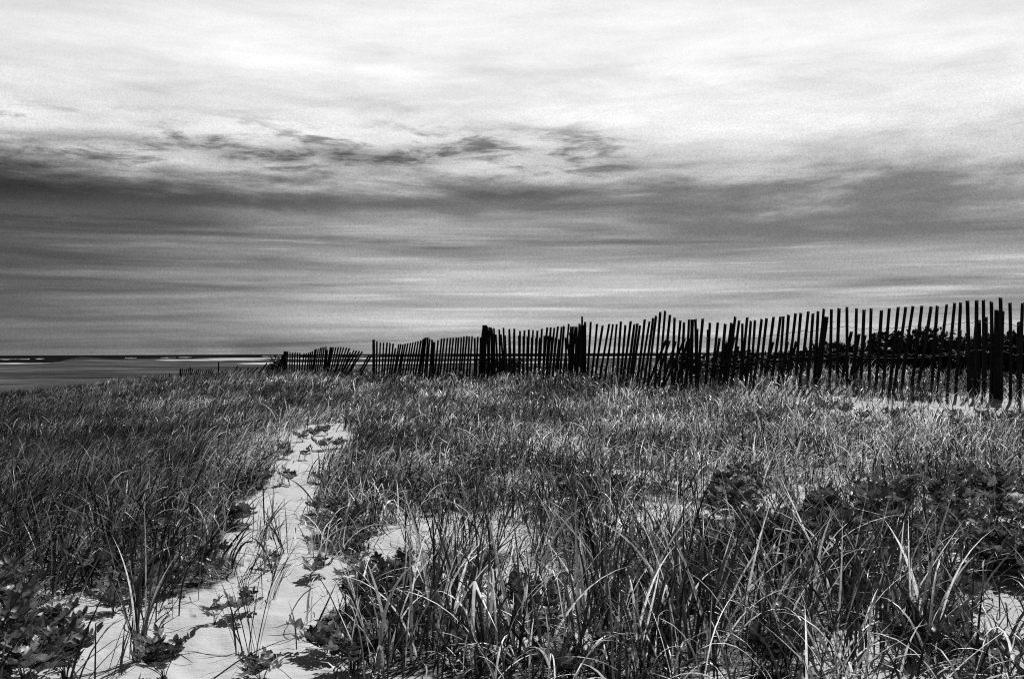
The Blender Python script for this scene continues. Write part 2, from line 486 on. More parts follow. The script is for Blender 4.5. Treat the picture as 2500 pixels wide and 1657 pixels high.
K = 2500.0 / 2366.0
PATH = [(q[0] * K, q[1] * K) for q in [
    (800, 1003), (752, 1000), (700, 1022), (662, 1045), (655, 1085), (640, 1120), (600, 1150), (545, 1172), (548, 1205), (600, 1245), (590, 1300), (560, 1345), (500, 1375),
    (478, 1425), (400, 1462), (330, 1490), (235, 1515), (160, 1570), (100, 1700), (640, 1700), (690, 1560), (690, 1450), (790, 1385), (850, 1345), (960, 1290), (1010, 1235),
    (960, 1225), (880, 1245), (800, 1262), (720, 1290), (655, 1255), (660, 1215), (705, 1170), (712, 1120), (735, 1070), (790, 1028)]]
PATCH = [  # bare or thin places: centre, radii, share of grass left
    (2450, 1520, 130, 110, .02), (2070, 1600, 130, 70, .12), (1720, 1180, 80, 20, .35), (1790, 1160, 45, 25, .1), (1130, 1310, 90, 24, .6),
    (1300, 1310, 60, 24, .45), (1600, 1260, 70, 18, .4), (1330, 1380, 70, 30, .6), (2250, 1005, 320, 24, .45), (2420, 1000, 150, 34, .25), (1930, 972, 110, 14, .5),
    (1560, 958, 80, 14, .25), (800, 1050, 60, 18, .2), (1420, 1570, 60, 40, .4), (1740, 1640, 60, 40, .4), (2240, 1320, 100, 40, .5), (760, 1075, 60, 20, .25), (90, 1010, 40, 8, .4),
    (2350, 1640, 200, 40, .35), (60, 1600, 190, 130, .12), (560, 1440, 60, 20, .3), (250, 1560, 140, 60, .15)]
FX = np.array([200, 414, 560, 690, 885, 910, 1172, 1180, 1420, 1690, 2005, 2440, 2700])
FY = np.array([46, 41, 35.5, 28.0, 24.2, 23.6, 20.7, 20.5, 17.9, 14.8, 13.2, 11.5, 10.8])
_pc = [(790, 1003, 0), (735, 1045, 0), (690, 1110, 0), (610, 1200, 0), (650, 1290, 0), (640, 1380, 0), (560, 1470, 0), (400, 1560, 0), (380, 1700, 0)]
def _widen(poly):
    out = []
    cy = np.array([q[1] * K for q in _pc]); cx = np.array([q[0] * K for q in _pc])
    for (x, y) in poly:
        c = np.interp(y, cy, cx)
        out.append((c + (x - c) * 1.16 + math.copysign(18, x - c), y) if x < 840 * K else (x - 20, y + 12))
    return out
PATH = _widen(PATH)
def density(x, y):
    """share of grass cover at ground points, and sand share"""
    z = ground(x, y, False)
    px, py = project(np.stack([x, y, z], -1))
    jx = (fbm(x * 3.3, y * 3.3, 31, 3) - 0.5) * 110 / np.maximum(y, 1.5) * 2.2
    jy = (fbm(x * 3.3 + 9, y * 3.3, 37, 3) - 0.5) * 40 / np.maximum(y, 1.5) * 2.2
    qx, qy = px + jx, py + jy
    den = np.ones(px.shape)
    for (a, b, rx, ry, s) in PATCH:
        q = ((qx - a) / rx) ** 2 + ((qy - b) / ry) ** 2
        den *= s + (1 - s) * sstep(q, 0.55, 1.5)
    den = np.where(inpoly(qx, qy, PATH), 0.0, den)
    clump = sstep(fbm(x * 2.6, y * 2.0, 51, 3), 0.36, 0.60)
    floor = 0.22 + 0.40 * sstep(y, 8, 16) + 0.33 * sstep(px, 1450, 1650) * sstep(y, 4.5, 6) * (1 - sstep(y, 8, 16))
    full = (1 - sstep(px, 420, 620)) * sstep(py, 1000, 1060) * (1 - sstep(py, 1400, 1470))
    full = np.maximum(full, sstep(px, 800, 860) * (1 - sstep(px, 1180, 1300)) * sstep(py, 1040, 1080) * (1 - sstep(py, 1230, 1270)) * 0.9)
    den *= np.maximum(floor + (1 - floor) * clump, full)
    thick = sstep(px, 1720, 1850) * sstep(py, 1150, 1190) * (1 - sstep(py, 1380, 1440))
    fleck = sstep(px, 950, 1100) * (1 - sstep(px, 1850, 2000)) * sstep(py, 1130, 1200) * (1 - sstep(py, 1420, 1500))
    den *= 1 - 0.6 * fleck * sstep(fbm(x * 7.0, y * 4.5, 151, 2), .54, .68)
    den *= 1 - 0.35 * thick
    fy = y - np.interp(px, FX, FY)
    bank = sstep(px, 1450, 1700) * sstep(fy, -1.7, -1.0) * (1 - sstep(fy, 0.1, 0.5))
    den *= 1 - 0.42 * bank
    return den

def build_ground():
    fwd = np.linspace(-42, 42, 760)
    rest = np.concatenate([np.linspace(46, 314, 68)])
    ang = np.radians(np.concatenate([fwd, rest]))
    rad = np.concatenate([[0.25, 0.5, 0.8, 1.1], np.exp(np.arange(math.log(1.35), math.log(12000), 0.0185))])
    A, R = np.meshgrid(ang, rad)
    X, Y = R * np.sin(A), R * np.cos(A)
    Z = ground(X, Y)
    nr, na = X.shape
    V = np.stack([X, Y, Z], -1).reshape(-1, 3)
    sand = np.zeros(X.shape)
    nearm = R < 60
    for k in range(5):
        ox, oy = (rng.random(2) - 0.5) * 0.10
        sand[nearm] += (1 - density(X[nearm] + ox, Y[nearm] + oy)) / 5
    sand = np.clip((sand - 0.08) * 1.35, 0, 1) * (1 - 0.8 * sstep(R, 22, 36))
    # far sand: beaches and bars
    D = (CAMZ - Z) / np.maximum(Y, 1) * F
    PX = 1250 + X / np.maximum(Y, 1) * F
    jit = (fbm(PX * 0.012, D * 0.12, 61, 4) - 0.5)
    Dj = D + jit * 5
    def band(lo, hi, e=1.2):
        return sstep(Dj, lo - e, lo + e) * (1 - sstep(Dj, hi - e, hi + e))
    fs = (1 - sstep(PX, 60, 170)) * band(15.5 + (PX * 0.02), 21.0)
    fs = np.maximum(fs, sstep(PX, 380, 520) * (1 - sstep(PX, 1500, 2000)) * band(7.5, 11.5) * (0.55 + 0.45 * sstep(PX, 460, 620)))
    fs = np.maximum(fs, sstep(PX, 340, 420) * (1 - sstep(PX, 600, 700)) * band(11.5 + (PX - 360) * 0.004, 14 + (PX - 360) * 0.006))
    fs = np.maximum(fs, sstep(PX, 540, 640) * (1 - sstep(PX, 1300, 1500)) * band(20.5, 24.5) * 0.95)
    fs = np.maximum(fs, 0.32 * sstep(fbm(PX * 0.006, D * 0.18, 66, 4), 0.56, 0.72) * sstep(D, 22, 30))
    wet = np.maximum(sstep(PX, 500, 640) * (1 - sstep(PX, 1300, 1500)) * band(13.0, 19.5), sstep(PX, 90, 130) * (1 - sstep(PX, 420, 520)) * band(3.0, 11.0)) * (R > 100)
    farm = sstep(R, 45, 100)
    sand = np.where(R > 100, fs, sand * (1 - farm))
    base = 1
    top = np.array([[0, 0, float(ground(0.0, 0.0))]])
    V = np.concatenate([top, V])
    i = np.arange(nr - 1)[:, None]; j = np.arange(na)[None, :]
    j2 = (j + 1) % na
    Q = np.stack([1 + i * na + j, 1 + i * na + j2, 1 + (i + 1) * na + j2, 1 + (i + 1) * na + j], -1).reshape(-1, 4)
    Q = Q[:, ::-1]
    # close the small hole at the camera's feet with thin quads
    jj = np.arange(0, na - 1, 2)
    cap = np.stack([np.zeros_like(jj), 1 + jj, 1 + jj + 1, 1 + (jj + 2) % na], -1)
    Q = np.concatenate([Q, cap[:, ::-1]])
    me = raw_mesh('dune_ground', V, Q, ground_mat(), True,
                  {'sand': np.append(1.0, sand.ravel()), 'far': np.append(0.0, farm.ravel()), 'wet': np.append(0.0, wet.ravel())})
    o = link('ground', me)
    tag(o, 'pale sandy dune ground with a bare footpath', 'ground', kind='structure')
build_ground()

def build_sea():
    SEA = -6.0
    ang = np.radians(np.linspace(-60, 60, 121))
    rad = np.array([600, 900, 1300, 2000, 3000, 5000, 9000, 16000, 30000.0])
    A, R = np.meshgrid(ang, rad)
    V = np.stack([R * np.sin(A), R * np.cos(A), np.full(A.shape, SEA)], -1)
    nr, na = A.shape
    i = np.arange(nr - 1)[:, None]; j = np.arange(na - 1)[None, :]
    Q = np.stack([i * na + j, (i + 1) * na + j, (i + 1) * na + j + 1, i * na + j + 1], -1).reshape(-1, 4)
    tag(link('sea', raw_mesh('sea', V, Q[:, ::-1], sea_mat(), True)), 'dark strip of sea at the horizon', 'sea', kind='structure')
    fm = foam_mat()
    h = CAMZ - SEA
    vs, qs = [], []
    for (p0, p1, d, w) in ((-60, 72, 10.2, 1.0), (85, 108, 9.4, 1.3), (305, 333, 8.0, 1.0), (392, 430, 8.0, .9), (436, 468, 7.4, 1.0), (640, 668, 5.6, 1.4), (675, 730, 5.2, .8), (765, 835, 5.0, .7), (870, 925, 5.2, .8), (1040, 1100, 5.0, .7), (1330, 1390, 4.6, .7)):
        n = max(8, int((p1 - p0) / 4))
        P = np.linspace(p0, p1, n + 1)
        mid = d + (fbm(P * 0.05, P * 0, 71, 3) - 0.5) * 1.0
        wd = w * (0.10 + 1.1 * sstep(fbm(P * 0.11, P * 0 + 4, 73, 3), .25, .75)) * np.sin(np.linspace(0.08, math.pi - 0.08, n + 1)) ** 0.5
        b0 = sum(len(q) for q in vs)
        rows = []
        for s, lift in ((1, 0.05), (0.25, 0.9), (-0.6, 0.8), (-1, 0.05)):
            Y = h * F / np.maximum(mid + s * wd * 0.5, 1.0)
            rows.append(np.stack([(P - 1250) / F * Y, Y, np.full(n + 1, SEA + lift)], -1))
        vs.append(np.concatenate(rows))
        for r in range(3):
            k = np.arange(n)
            qs.append(np.stack([b0 + r * (n + 1) + k, b0 + r * (n + 1) + k + 1, b0 + (r + 1) * (n + 1) + k + 1, b0 + (r + 1) * (n + 1) + k], -1))
    o = link('surf', raw_mesh('surf', np.concatenate(vs), np.concatenate(qs), fm))
    tag(o, 'white lines of surf breaking along the far shore', 'surf', kind='stuff')
build_sea()

# ------------------------------------------------------------------ snow fence
def fence_Y(px):
    return float(np.interp(px, FX, FY))
def crop(ox, oy, s):
    return lambda L: [tuple([ox + q[0] / s, oy + q[1] / s, ox + q[2] / s, oy + q[3] / s] + list(q[4:])) for q in L]
c1 = crop(0, 820, 3.38); c2 = crop(640, 800, 4.225); c3 = crop(1140, 740, 6.533); c4 = crop(1480, 740, 6.0306); c5 = crop(1820, 720, 5.6); c6 = crop(2140, 700, 4.9)

def bar(top, base, width, thick, yaw, seed, round_=False):
    """a slat or stake: a sawn board with slightly uneven edges and a cut top"""
    r = np.random.default_rng(seed)
    top = np.asarray(top); base = np.asarray(base)
    n = 7
    ax = (top - base); L = np.linalg.norm(ax); ax = ax / L
    wdir = np.array([math.cos(yaw), math.sin(yaw), 0]); wdir = wdir - ax * wdir.dot(ax); wdir /= np.linalg.norm(wdir)
    tdir = np.cross(ax, wdir)
    V = []; Q = []
    bow = (r.random() - 0.5) * 0.02; slant = (r.random() - 0.5) * 0.7
    k = 8 if round_ else 4
    for i in range(n + 1):
        s = i / n
        c = base + ax * L * s + wdir * bow * math.sin(s * math.pi)
        w = width * 0.5 * (0.94 + 0.12 * r.random()); t = thick * 0.5
        if round_:
            for a in range(8):
                th = a / 8 * 2 * math.pi
                V.append(c + wdir * w * math.cos(th) + tdir * w * math.sin(th) + (ax * w * slant * 0.4 * math.cos(th) if i == n else 0))
        else:
            for sx, st in ((-1, -1), (1, -1), (1, 1), (-1, 1)):
                V.append(c + wdir * w * sx + tdir * t * st + (ax * w * slant * sx if i == n else 0))
    for i in range(n):
        for a in range(k):
            b = (a + 1) % k
            Q.append((i * k + a, i * k + b, (i + 1) * k + b, (i + 1) * k + a))
    if round_:
        e = n * 8
        Q += [(e, e + 1, e + 2, e + 3), (e, e + 3, e + 4, e + 7), (e + 4, e + 5, e + 6, e + 7)]
    else:
        Q += [(n * 4, n * 4 + 1, n * 4 + 2, n * 4 + 3), (3, 2, 1, 0)]
    return np.array(V), np.array(Q)

def tube(pts, r, sides=5):
    pts = np.asarray(pts, float); n = len(pts)
    V, Q = [], []
    rad = np.broadcast_to(np.asarray(r, float), (n,))
    for i in range(n):
        t = pts[min(i + 1, n - 1)] - pts[max(i - 1, 0)]
        t = t / (np.linalg.norm(t) + 1e-9)
        a = np.cross(t, [0, 0, 1.0]) if abs(t[2]) < 0.9 else np.cross(t, [1.0, 0, 0])
        a /= np.linalg.norm(a); b = np.cross(t, a)
        for k in range(sides):
            th = 2 * math.pi * k / sides
            V.append(pts[i] + rad[i] * (a * math.cos(th) + b * math.sin(th)))
    for i in range(n - 1):
        for k in range(sides):
            q = (k + 1) % sides
            Q.append((i * sides + k, i * sides + q, (i + 1) * sides + q, (i + 1) * sides + k))
    return np.array(V), np.array(Q)

_seed = [100]
def fence(name, label, pickets, posts, group=None, wires=(0.24, 0.58, 0.92), dY=0.0, wire_r=0.0034):
    xs = [q[0] for q in pickets + posts]
    x0 = sum(xs) / len(xs)
    Y0 = fence_Y(x0) + dY
    X0 = (x0 - 1250) / F * Y0
    origin = np.array([X0, Y0, float(ground(X0, Y0))])
    root = empty(name, origin)
    tag(root, label, 'fence', group)
    line = []
    for lst, part in ((pickets, 'picket'), (posts, 'post')):
        for q in lst:
            _seed[0] += 1
            xt, yt, xb, yb = q[:4]
            opt = q[4] if len(q) > 4 else 0
            Y = fence_Y(xt) + dY + (0.035 if part == 'post' else 0.0) + (random.random() - .5) * 0.04
            T = at(xt, yt, Y); B = at(xb, yb, Y)
            d = (B - T) / max(1e-6, (T[2] - B[2]))
            g = float(ground(B[0], B[1]))
            drop = T[2] - (g - 0.08)
            base = T + d * drop
            if part == 'picket':
                yaw = random.uniform(-0.38, 0.38)
                if opt: yaw = 0
                V, Q = bar(T - origin, base - origin, random.uniform(0.036, 0.042), 0.011, yaw, _seed[0])
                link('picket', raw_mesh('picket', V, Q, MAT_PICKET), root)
                line.append((xt, T, d))
            else:
                w = opt or 0.075
                V, Q = bar(T - origin, base - origin, w, w, random.uniform(-.3, .3), _seed[0], True)
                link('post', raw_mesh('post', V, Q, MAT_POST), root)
    line.sort(key=lambda q: q[0])
    for wd in wires:
        pts = []
        for k, (xt, T, d) in enumerate(line):
            if len(pts) and k % 1 == 0:
                p1 = T + d * wd + np.array([0, -0.012 if k % 2 else 0.012, 0])
                mid = (pts[-1] + p1) / 2 + np.array([0, 0, -0.012 - 0.02 * random.random()])
                pts.append(mid); pts.append(p1)
            else:
                pts.append(T + d * wd)
        if len(pts) > 3:
            V, Q = tube(np.array(pts) - origin, wire_r, 4)
            link('wire', raw_mesh('wire', V, Q, MAT_WIRE), root)
    return root

# far, half buried fence low on the left
A_p = c1([(1508 + 17 * i, 272 + 6 * math.sin(i * 1.3) - (4 if i < 6 else -6), 1500 + 17 * i - (4 if i < 5 else 14), 330) for i in range(16)])
A_l = c1([(1965, 245, 1905, 330), (1990, 268, 1950, 330), (2055, 262, 1985, 330), (2090, 268, 2020, 330), (2130, 258, 2060, 330), (2165, 268, 2120, 320), (2205, 222, 2125, 320), (2225, 232, 2160, 325), (2250, 226, 2175, 325),
          (2270, 228, 2200, 325), (2290, 235, 2225, 325), (2310, 240, 2240, 325), (1840, 285, 1815, 330), (1880, 290, 1850, 330)])
fence('snow_fence', 'far low snow fence sunk in the grass at the left, with a few thin stakes', A_p + A_l,
      c1([(1398, 310, 1393, 365, .06), (1490, 268, 1488, 345, .07), (1572, 258, 1568, 300, .05), (1805, 210, 1797, 340, .05)]), 'snow fences along the dune', wires=(0.1,), wire_r=0.004)
B_p = c2([(250, 246, 238, 400), (265, 246, 256, 400), (288, 252, 282, 440), (314, 254, 305, 440), (341, 252, 330, 440), (365, 255, 358, 440), (389, 258, 382, 440), (434, 260, 412, 440), (457, 260, 438, 440), (480, 256, 462, 440),
          (500, 248, 484, 440), (520, 240, 500, 440), (545, 220, 512, 440), (558, 218, 530, 440), (580, 216, 552, 440), (603, 205, 574, 440), (620, 200, 592, 440), (640, 198, 612, 440), (660, 195, 630, 440), (705, 197, 665, 440),
          (720, 199, 676, 440), (737, 199, 688, 440), (760, 199, 714, 440), (787, 198, 728, 440), (815, 196, 752, 440), (842, 200, 770, 430), (872, 203, 800, 420), (902, 208, 830, 410), (910, 250, 850, 400), (948, 232, 870, 390), (975, 235, 895, 385),
          (1005, 238, 930, 380), (1035, 243, 955, 380), (228, 255, 195, 400), (215, 275, 170, 400), (1105, 275, 1045, 380), (1130, 280, 1075, 380)])
fence('snow_fence', 'snow fence with slats fanning out to the right, beyond the gap and before the beach', B_p, c2([(240, 242, 228, 420, .10), (667, 226, 657, 440, .07)]), 'snow fences along the dune')
C_p = c2([(1184, 138, 1175, 430), (1220, 148, 1205, 430), (1253, 152, 1235, 430), (1290, 150, 1262, 430), (1320, 154, 1292, 430), (1352, 162, 1315, 430), (1376, 208, 1340, 430), (1410, 168, 1365, 430), (1432, 168, 1385, 430), (1453, 172, 1405, 430),
          (1478, 163, 1432, 430), (1504, 158, 1455, 430), (1531, 153, 1485, 430), (1557, 149, 1510, 430), (1584, 143, 1538, 430), (1610, 137, 1563, 430), (1638, 131, 1590, 430), (1662, 115, 1615, 430), (1675, 105, 1632, 430), (1690, 100, 1655, 430),
          (1710, 98, 1680, 430), (1730, 113, 1705, 430), (1753, 122, 1728, 430), (1815, 128, 1780, 430), (1852, 110, 1815, 430), (1880, 105, 1840, 430), (1912, 104, 1875, 430), (1943, 102, 1905, 430), (1973, 101, 1940, 430), (2004, 97, 1968, 430),
          (2027, 98, 2000, 430), (2055, 94, 2030, 430), (2083, 89, 2050, 430), (2114, 84, 2080, 430), (2137, 90, 2112, 430), (2167, 85, 2145, 430), (2193, 103, 2190, 430), (2225, 92, 2210, 430), (2254, 98, 2245, 430)])
fence('snow_fence', 'snow fence run between the gap and the thick bundle of stakes, slats leaning right', C_p, c2([(1150, 122, 1150, 430, .07), (1773, 145, 1762, 430, .07)]), 'snow fences along the dune')
D1_p = c3([(325, 372, 330, 1200), (357, 380, 340, 1200), (385, 385, 395, 1200), (398, 408, 420, 1200), (432, 396, 440, 1200), (515, 413, 525, 1200), (583, 390, 610, 1200), (676, 410, 680, 1200), (755, 405, 750, 1200), (847, 440, 835, 1200),
           (918, 432, 890, 1200), (988, 420, 960, 1200), (1055, 427, 1020, 1200), (1125, 437, 1070, 1200), (1195, 408, 1140, 1200), (1282, 386, 1215, 1200), (1338, 384, 1270, 1200), (1394, 392, 1310, 1200), (1452, 368, 1370, 1200), (1510, 374, 1430, 1200),
           (1548, 363, 1480, 1200), (1625, 330, 1530, 1150), (1662, 372, 1620, 1150), (1692, 368, 1650, 1150), (1730, 374, 1680, 1150), (1752, 374, 1720, 1150), (1797, 326, 1760, 1150)])
fence('snow_fence', 'middle snow fence run from the thick bundle of stakes to the tallest thin stake', D1_p,
      c3([(275, 350, 222, 1180, .075), (300, 352, 270, 1180, .07), (1837, 212, 1855, 1200, .035), (1862, 347, 1845, 1200, .10), (250, 480, 205, 1180, .05)]), 'snow fences along the dune')
D2_p = c3([(1884, 296, 1880, 1200), (1975, 298, 1930, 1000), (2075, 328, 2000, 1000), (2165, 355, 2075, 1000), (2270, 330, 2150, 1000), (2330, 333, 2230, 1000)]) + \
    c4([(155, 306, 100, 1000), (217, 268, 165, 1000), (283, 320, 215, 1000), (362, 263, 260, 1000), (415, 306, 320, 1000), (460, 296, 370, 1000), (498, 324, 400, 1000), (568, 235, 470, 1000), (638, 266, 525, 1000), (692, 216, 600, 850), (735, 185, 660, 820),
        (797, 128, 750, 750), (868, 113, 820, 720), (940, 170, 890, 720), (1007, 212, 985, 720), (1093, 254, 1045, 700), (1147, 280, 1130, 700), (1220, 238, 1200, 720), (1314, 233, 1320, 1000), (1340, 375, 1330, 1000), (1423, 226, 1370, 900),
        (1527, 285, 1480, 900), (1643, 282, 1570, 900), (1753, 303, 1690, 900), (1843, 286, 1760, 900), (1900, 198, 1810, 900), (1958, 253, 1890, 900), (2005, 298, 1980, 900), (2077, 207, 2010, 900), (2130, 260, 2080, 850)]) + \
    c5([(130, 343, 85, 900), (222, 327, 150, 900), (290, 316, 235, 900), (385, 298, 310, 900), (480, 294, 390, 900), (520, 290, 470, 900), (590, 271, 530, 900), (685, 250, 615, 900), (757, 245, 710, 900), (860, 223, 780, 900), (924, 250, 870, 900),
        (993, 220, 955, 900), (1072, 187, 1020, 900), (1175, 193, 1145, 1300), (1280, 180, 1260, 1200), (1387, 163, 1390, 1200), (1518, 182, 1480, 1250), (1621, 200, 1570, 1250), (1718, 183, 1690, 1250), (1860, 208, 1780, 1250), (1967, 182, 1890, 1250)]) + \
    c6([(260, 240, 190, 900), (350, 240, 240, 1000), (437, 230, 360, 800), (543, 226, 470, 800), (653, 236, 560, 800), (727, 228, 690, 800), (840, 210, 770, 800), (935, 192, 850, 1250), (1006, 187, 950, 1250), (1087, 165, 1095, 640), (1197, 160, 1165, 1300),
        (1278, 157, 1275, 1300), (1374, 178, 1365, 1300), (1482, 130, 1490, 1300), (1596, 190, 1598, 1420), (1747, 192, 1715, 1430), (1830, 185, 1820, 1430), (1920, 200, 1905, 1430), (2010, 180, 2000, 1430)])
fence('snow_fence', 'long near snow fence run at the right, silhouetted above the sandy bank', D2_p,
      c4([(1268, 240, 1250, 1200, .055)]) + c5([(1095, 298, 975, 1300, .08)]) + c6([(1435, 278, 1420, 1300, .05), (1492, 290, 1478, 1380, .075)]), 'snow fences along the dune')
E_p = c3([(460, 495, 490, 1100), (540, 495, 580, 1100), (607, 510, 640, 1100), (680, 480, 690, 1100), (750, 470, 745, 1100), (830, 515, 840, 1000), (900, 525, 890, 1000), (965, 532, 958, 1000), (1035, 548, 1025, 1000), (1100, 555, 1085, 1000), (1165, 550, 1150, 1000),
          (1235, 520, 1215, 1000), (1300, 518, 1270, 1000), (1360, 535, 1320, 1000), (1415, 552, 1375, 1000), (1470, 570, 1420, 1000), (1570, 545, 1580, 1000), (1600, 560, 1640, 1000), (1640, 470, 1720, 1000), (1830, 350, 1790, 1000)])
fence('snow_fence', 'second, lower snow fence run just behind the middle run, its slats doubling those in front', E_p, c3([(1160, 600, 1150, 1000, .05)]), 'snow fences along the dune', wires=(0.2, 0.5), dY=0.7)
G_p = c4([(885, 540, 700, 1000, 1), (935, 552, 770, 1050, 1), (1022, 560, 850, 1100, 1), (1157, 520, 1020, 830, 1), (1195, 560, 1090, 1000, 1), (1240, 520, 1180, 1000, 1), (1500, 390, 1480, 900), (1670, 510, 1620, 900), (1775, 570, 1720, 900), (1890, 495, 1800, 900), (1945, 630, 1890, 900)]) + \
    c5([(380, 640, 310, 900), (575, 640, 520, 900), (635, 650, 600, 900), (695, 630, 640, 900), (900, 620, 860, 900), (1450, 500, 1375, 900), (1555, 530, 1480, 900), (1640, 548, 1560, 900)]) + \
    c6([(1000, 520, 950, 1250), (1190, 470, 1130, 1250), (1230, 395, 1215, 1300), (1310, 360, 1290, 1300), (1700, 418, 1695, 1430)])
fence('snow_fence', 'broken lower snow fence behind the long near run, short slats leaning and gapped', G_p, c4([(1855, 300, 1770, 900, .06)]), 'snow fences along the dune', wires=(0.30,), dY=0.45)

# ------------------------------------------------------------------ plants with leaves
def leaflets(C0, D, U, L, Wd, tone, r):
    """many small folded oval leaflets; C0 base, D along, U up-ish normal"""
    n = len(C0)
    D = D / np.linalg.norm(D, axis=1, keepdims=True)
    S = np.cross(D, U); S /= np.linalg.norm(S, axis=1, keepdims=True) + 1e-9
    Nn = np.cross(S, D)
    s = np.array([0, .18, .45, .75, 1.0]); w = np.array([.10, .72, 1.0, .66, .04])
    curl = (r.random(n) - 0.3) * 0.5
    V = np.zeros((n, 5, 3, 3))
    for i in range(5):
        c = C0 + D * (L * s[i])[:, None] - Nn * (curl * L * s[i] ** 2)[:, None]
        hw = (Wd * 0.5 * w[i])[:, None]
        V[:, i, 1] = c
        V[:, i, 0] = c - S * hw + Nn * hw * 0.35
        V[:, i, 2] = c + S * hw + Nn * hw * 0.35
    base = (np.arange(n) * 15)[:, None, None]
    i = np.arange(4)[:, None]; j = np.arange(2)[None, :]
    q0 = i * 3 + j
    Q = np.stack([q0, q0 + 1, q0 + 4, q0 + 3], -1).reshape(1, 8, 4) + base
    T = np.repeat(tone, 15)
    return V.reshape(-1, 3), Q.reshape(-1, 4), T

def rose_proto(seed, stems=6, height=0.16, spread=0.13, leaf=0.036, leaves=6):
    r = np.random.default_rng(seed)
    sv, sq, b0 = [], [], 0
    C0, D, U, L, Wd, tn = [], [], [], [], [], []
    for k in range(stems):
        a = r.random() * 6.28; lean = r.random() ** 0.6
        tip = np.array([math.cos(a) * spread * lean, math.sin(a) * spread * lean, height * (1.15 - 0.6 * lean) * (0.7 + 0.5 * r.random())])
        n = 6
        st = np.array([np.array([tip[0] * s ** 1.3, tip[1] * s ** 1.3, tip[2] * s ** 0.85]) + (r.random(3) - .5) * 0.006 for s in np.linspace(0, 1, n)])
        st[0, 2] = -0.03
        V, Q = tube(st, np.linspace(0.0026, 0.0012, n), 4)
        sv.append(V); sq.append(Q + b0); b0 += len(V)
        for m_ in range(leaves):
            s = 0.35 + 0.65 * (m_ + 0.6 * r.random()) / leaves
            f = s * (n - 1); i = min(int(f), n - 2)
            p = st[i] + (st[i + 1] - st[i]) * (f - i)
            b = r.random() * 6.28
            out = np.array([math.cos(b), math.sin(b), 0.45 + 1.3 * r.random() * s]); out /= np.linalg.norm(out)
            rl = leaf * (2.0 + 0.8 * r.random())
            pts = [p + out * rl * q + np.array([0, 0, -0.25 * rl * q * q]) for q in np.linspace(0, 1, 5)]
            V, Q = tube(pts, 0.0008, 3)
            sv.append(V); sq.append(Q + b0); b0 += len(V)
            side = np.cross(out, [0, 0, 1.0]); side /= np.linalg.norm(side)
            upv = np.cross(side, out)
            tone = 0.14 * (0.25 + 1.3 * r.random() ** 1.3)
            for q, sg in ((.38, -1), (.38, 1), (.64, -1), (.64, 1), (.88, -1), (.88, 1), (1.0, 0)):
                pp = p + out * rl * q + np.array([0, 0, -0.25 * rl * q * q])
                dd = out * (0.45 if sg else 1.0) + side * sg * (0.8 + 0.2 * r.random()) + upv * (0.1 + 0.4 * r.random()) + np.array([0, 0, 0.2 * r.random()]) + (r.random(3) - .5) * 0.3
                C0.append(pp); D.append(dd); U.append(upv + (r.random(3) - .5) * 0.9)
                ll = leaf * (0.75 + 0.45 * r.random()) * (1.1 if sg == 0 else 1.0)
                L.append(ll); Wd.append(ll * (0.50 + 0.16 * r.random())); tn.append(tone * (0.85 + 0.3 * r.random()))
    V, Q, T = leaflets(np.array(C0), np.array(D), np.array(U), np.array(L), np.array(Wd), np.array(tn), r)
    return raw_mesh('stem', np.concatenate(sv), np.concatenate(sq), MAT_STEM), raw_mesh('foliage', V, Q, MAT_LEAF, True, {'tone': T})
ROSES = [rose_proto(200 + k, stems=[5, 7, 8, 6, 3, 2][k], height=[.13, .17, .21, .15, .10, .08][k], spread=[.12, .15, .16, .17, .07, .05][k],
                    leaf=[.032, .034, .037, .032, .032, .030][k], leaves=[5, 6, 6, 5, 4, 4][k]) for k in range(6)]
def rose(px, py, kind, label, group=None, scale=1.0, name='beach_rose', xyz=None):
    x, y, z = xyz or unproject(px, py)
    root = empty(name, (x, y, z), random.random() * 6.28)
    root.scale = (scale * .80, scale * .80, scale * .74 * random.uniform(0.85, 1.15))
    tag(root, label, 'plant', group)
    st, fo = ROSES[kind]
    link('stem', st, root); link('foliage', fo, root)
    return root
G1 = 'leafy beach roses among the grass'
LB = 'low beach rose with broad oval leaves crowding the bottom left corner of the sand'
for px, py, k, s in ((30, 1530, 2, 1.0), (110, 1590, 1, 1.05), (20, 1640, 2, 1.1), (160, 1660, 1, 1.0), (90, 1500, 0, .9), (190, 1610, 0, .9), (60, 1690, 2, 1.05)):
    rose(px, py, k, LB, G1, s * .95)
LM = 'low beach rose spreading under the left grass at the edge of the sand'
for px, py, k, s in ((330, 1465, 1, .9), (280, 1490, 0, .75), (420, 1450, 1, .7), (490, 1425, 0, .7), (220, 1430, 1, .9), (390, 1400, 0, .8), (500, 1375, 0, .8), (150, 1400, 3, .8), (300, 1370, 0, .8), (420, 1320, 0, .8)):
    rose(px, py, k, LM, G1, s)
rose(400, 1660, 1, 'beach rose clump cut by the bottom edge, alone on the sand left of the path', None, 0.8)
rose(640, 1670, 0, 'small beach rose at the bottom edge in the middle of the sandy path', None, 0.7)
rose(570, 1500, 4, 'small beach rose with glossy upright leaves on the path sand beside the left grass', None, .9)
rose(525, 1525, 5, 'smallest beach rose seedling lying flat at the left margin of the lower path', None, .85)
rose(662, 1385, 5, 'single bent beach rose sprig standing alone in the lower path', None, .8)
rose(755, 1408, 4, 'little beach rose with a few leaves in the middle of the path sand', None, 0.8)
rose(895, 1410, 4, 'beach rose with a ring of round leaves at the right margin of the path', None, 1.0)
rose(705, 1185, 5, 'tiny beach rose seedling in the narrow middle of the path', None, 1.3)
rose(745, 1122, 5, 'tiny dark beach rose seedling near the far end of the path', None, 1.2)
LF = 'dark low beach rose fringing the far end of the path'
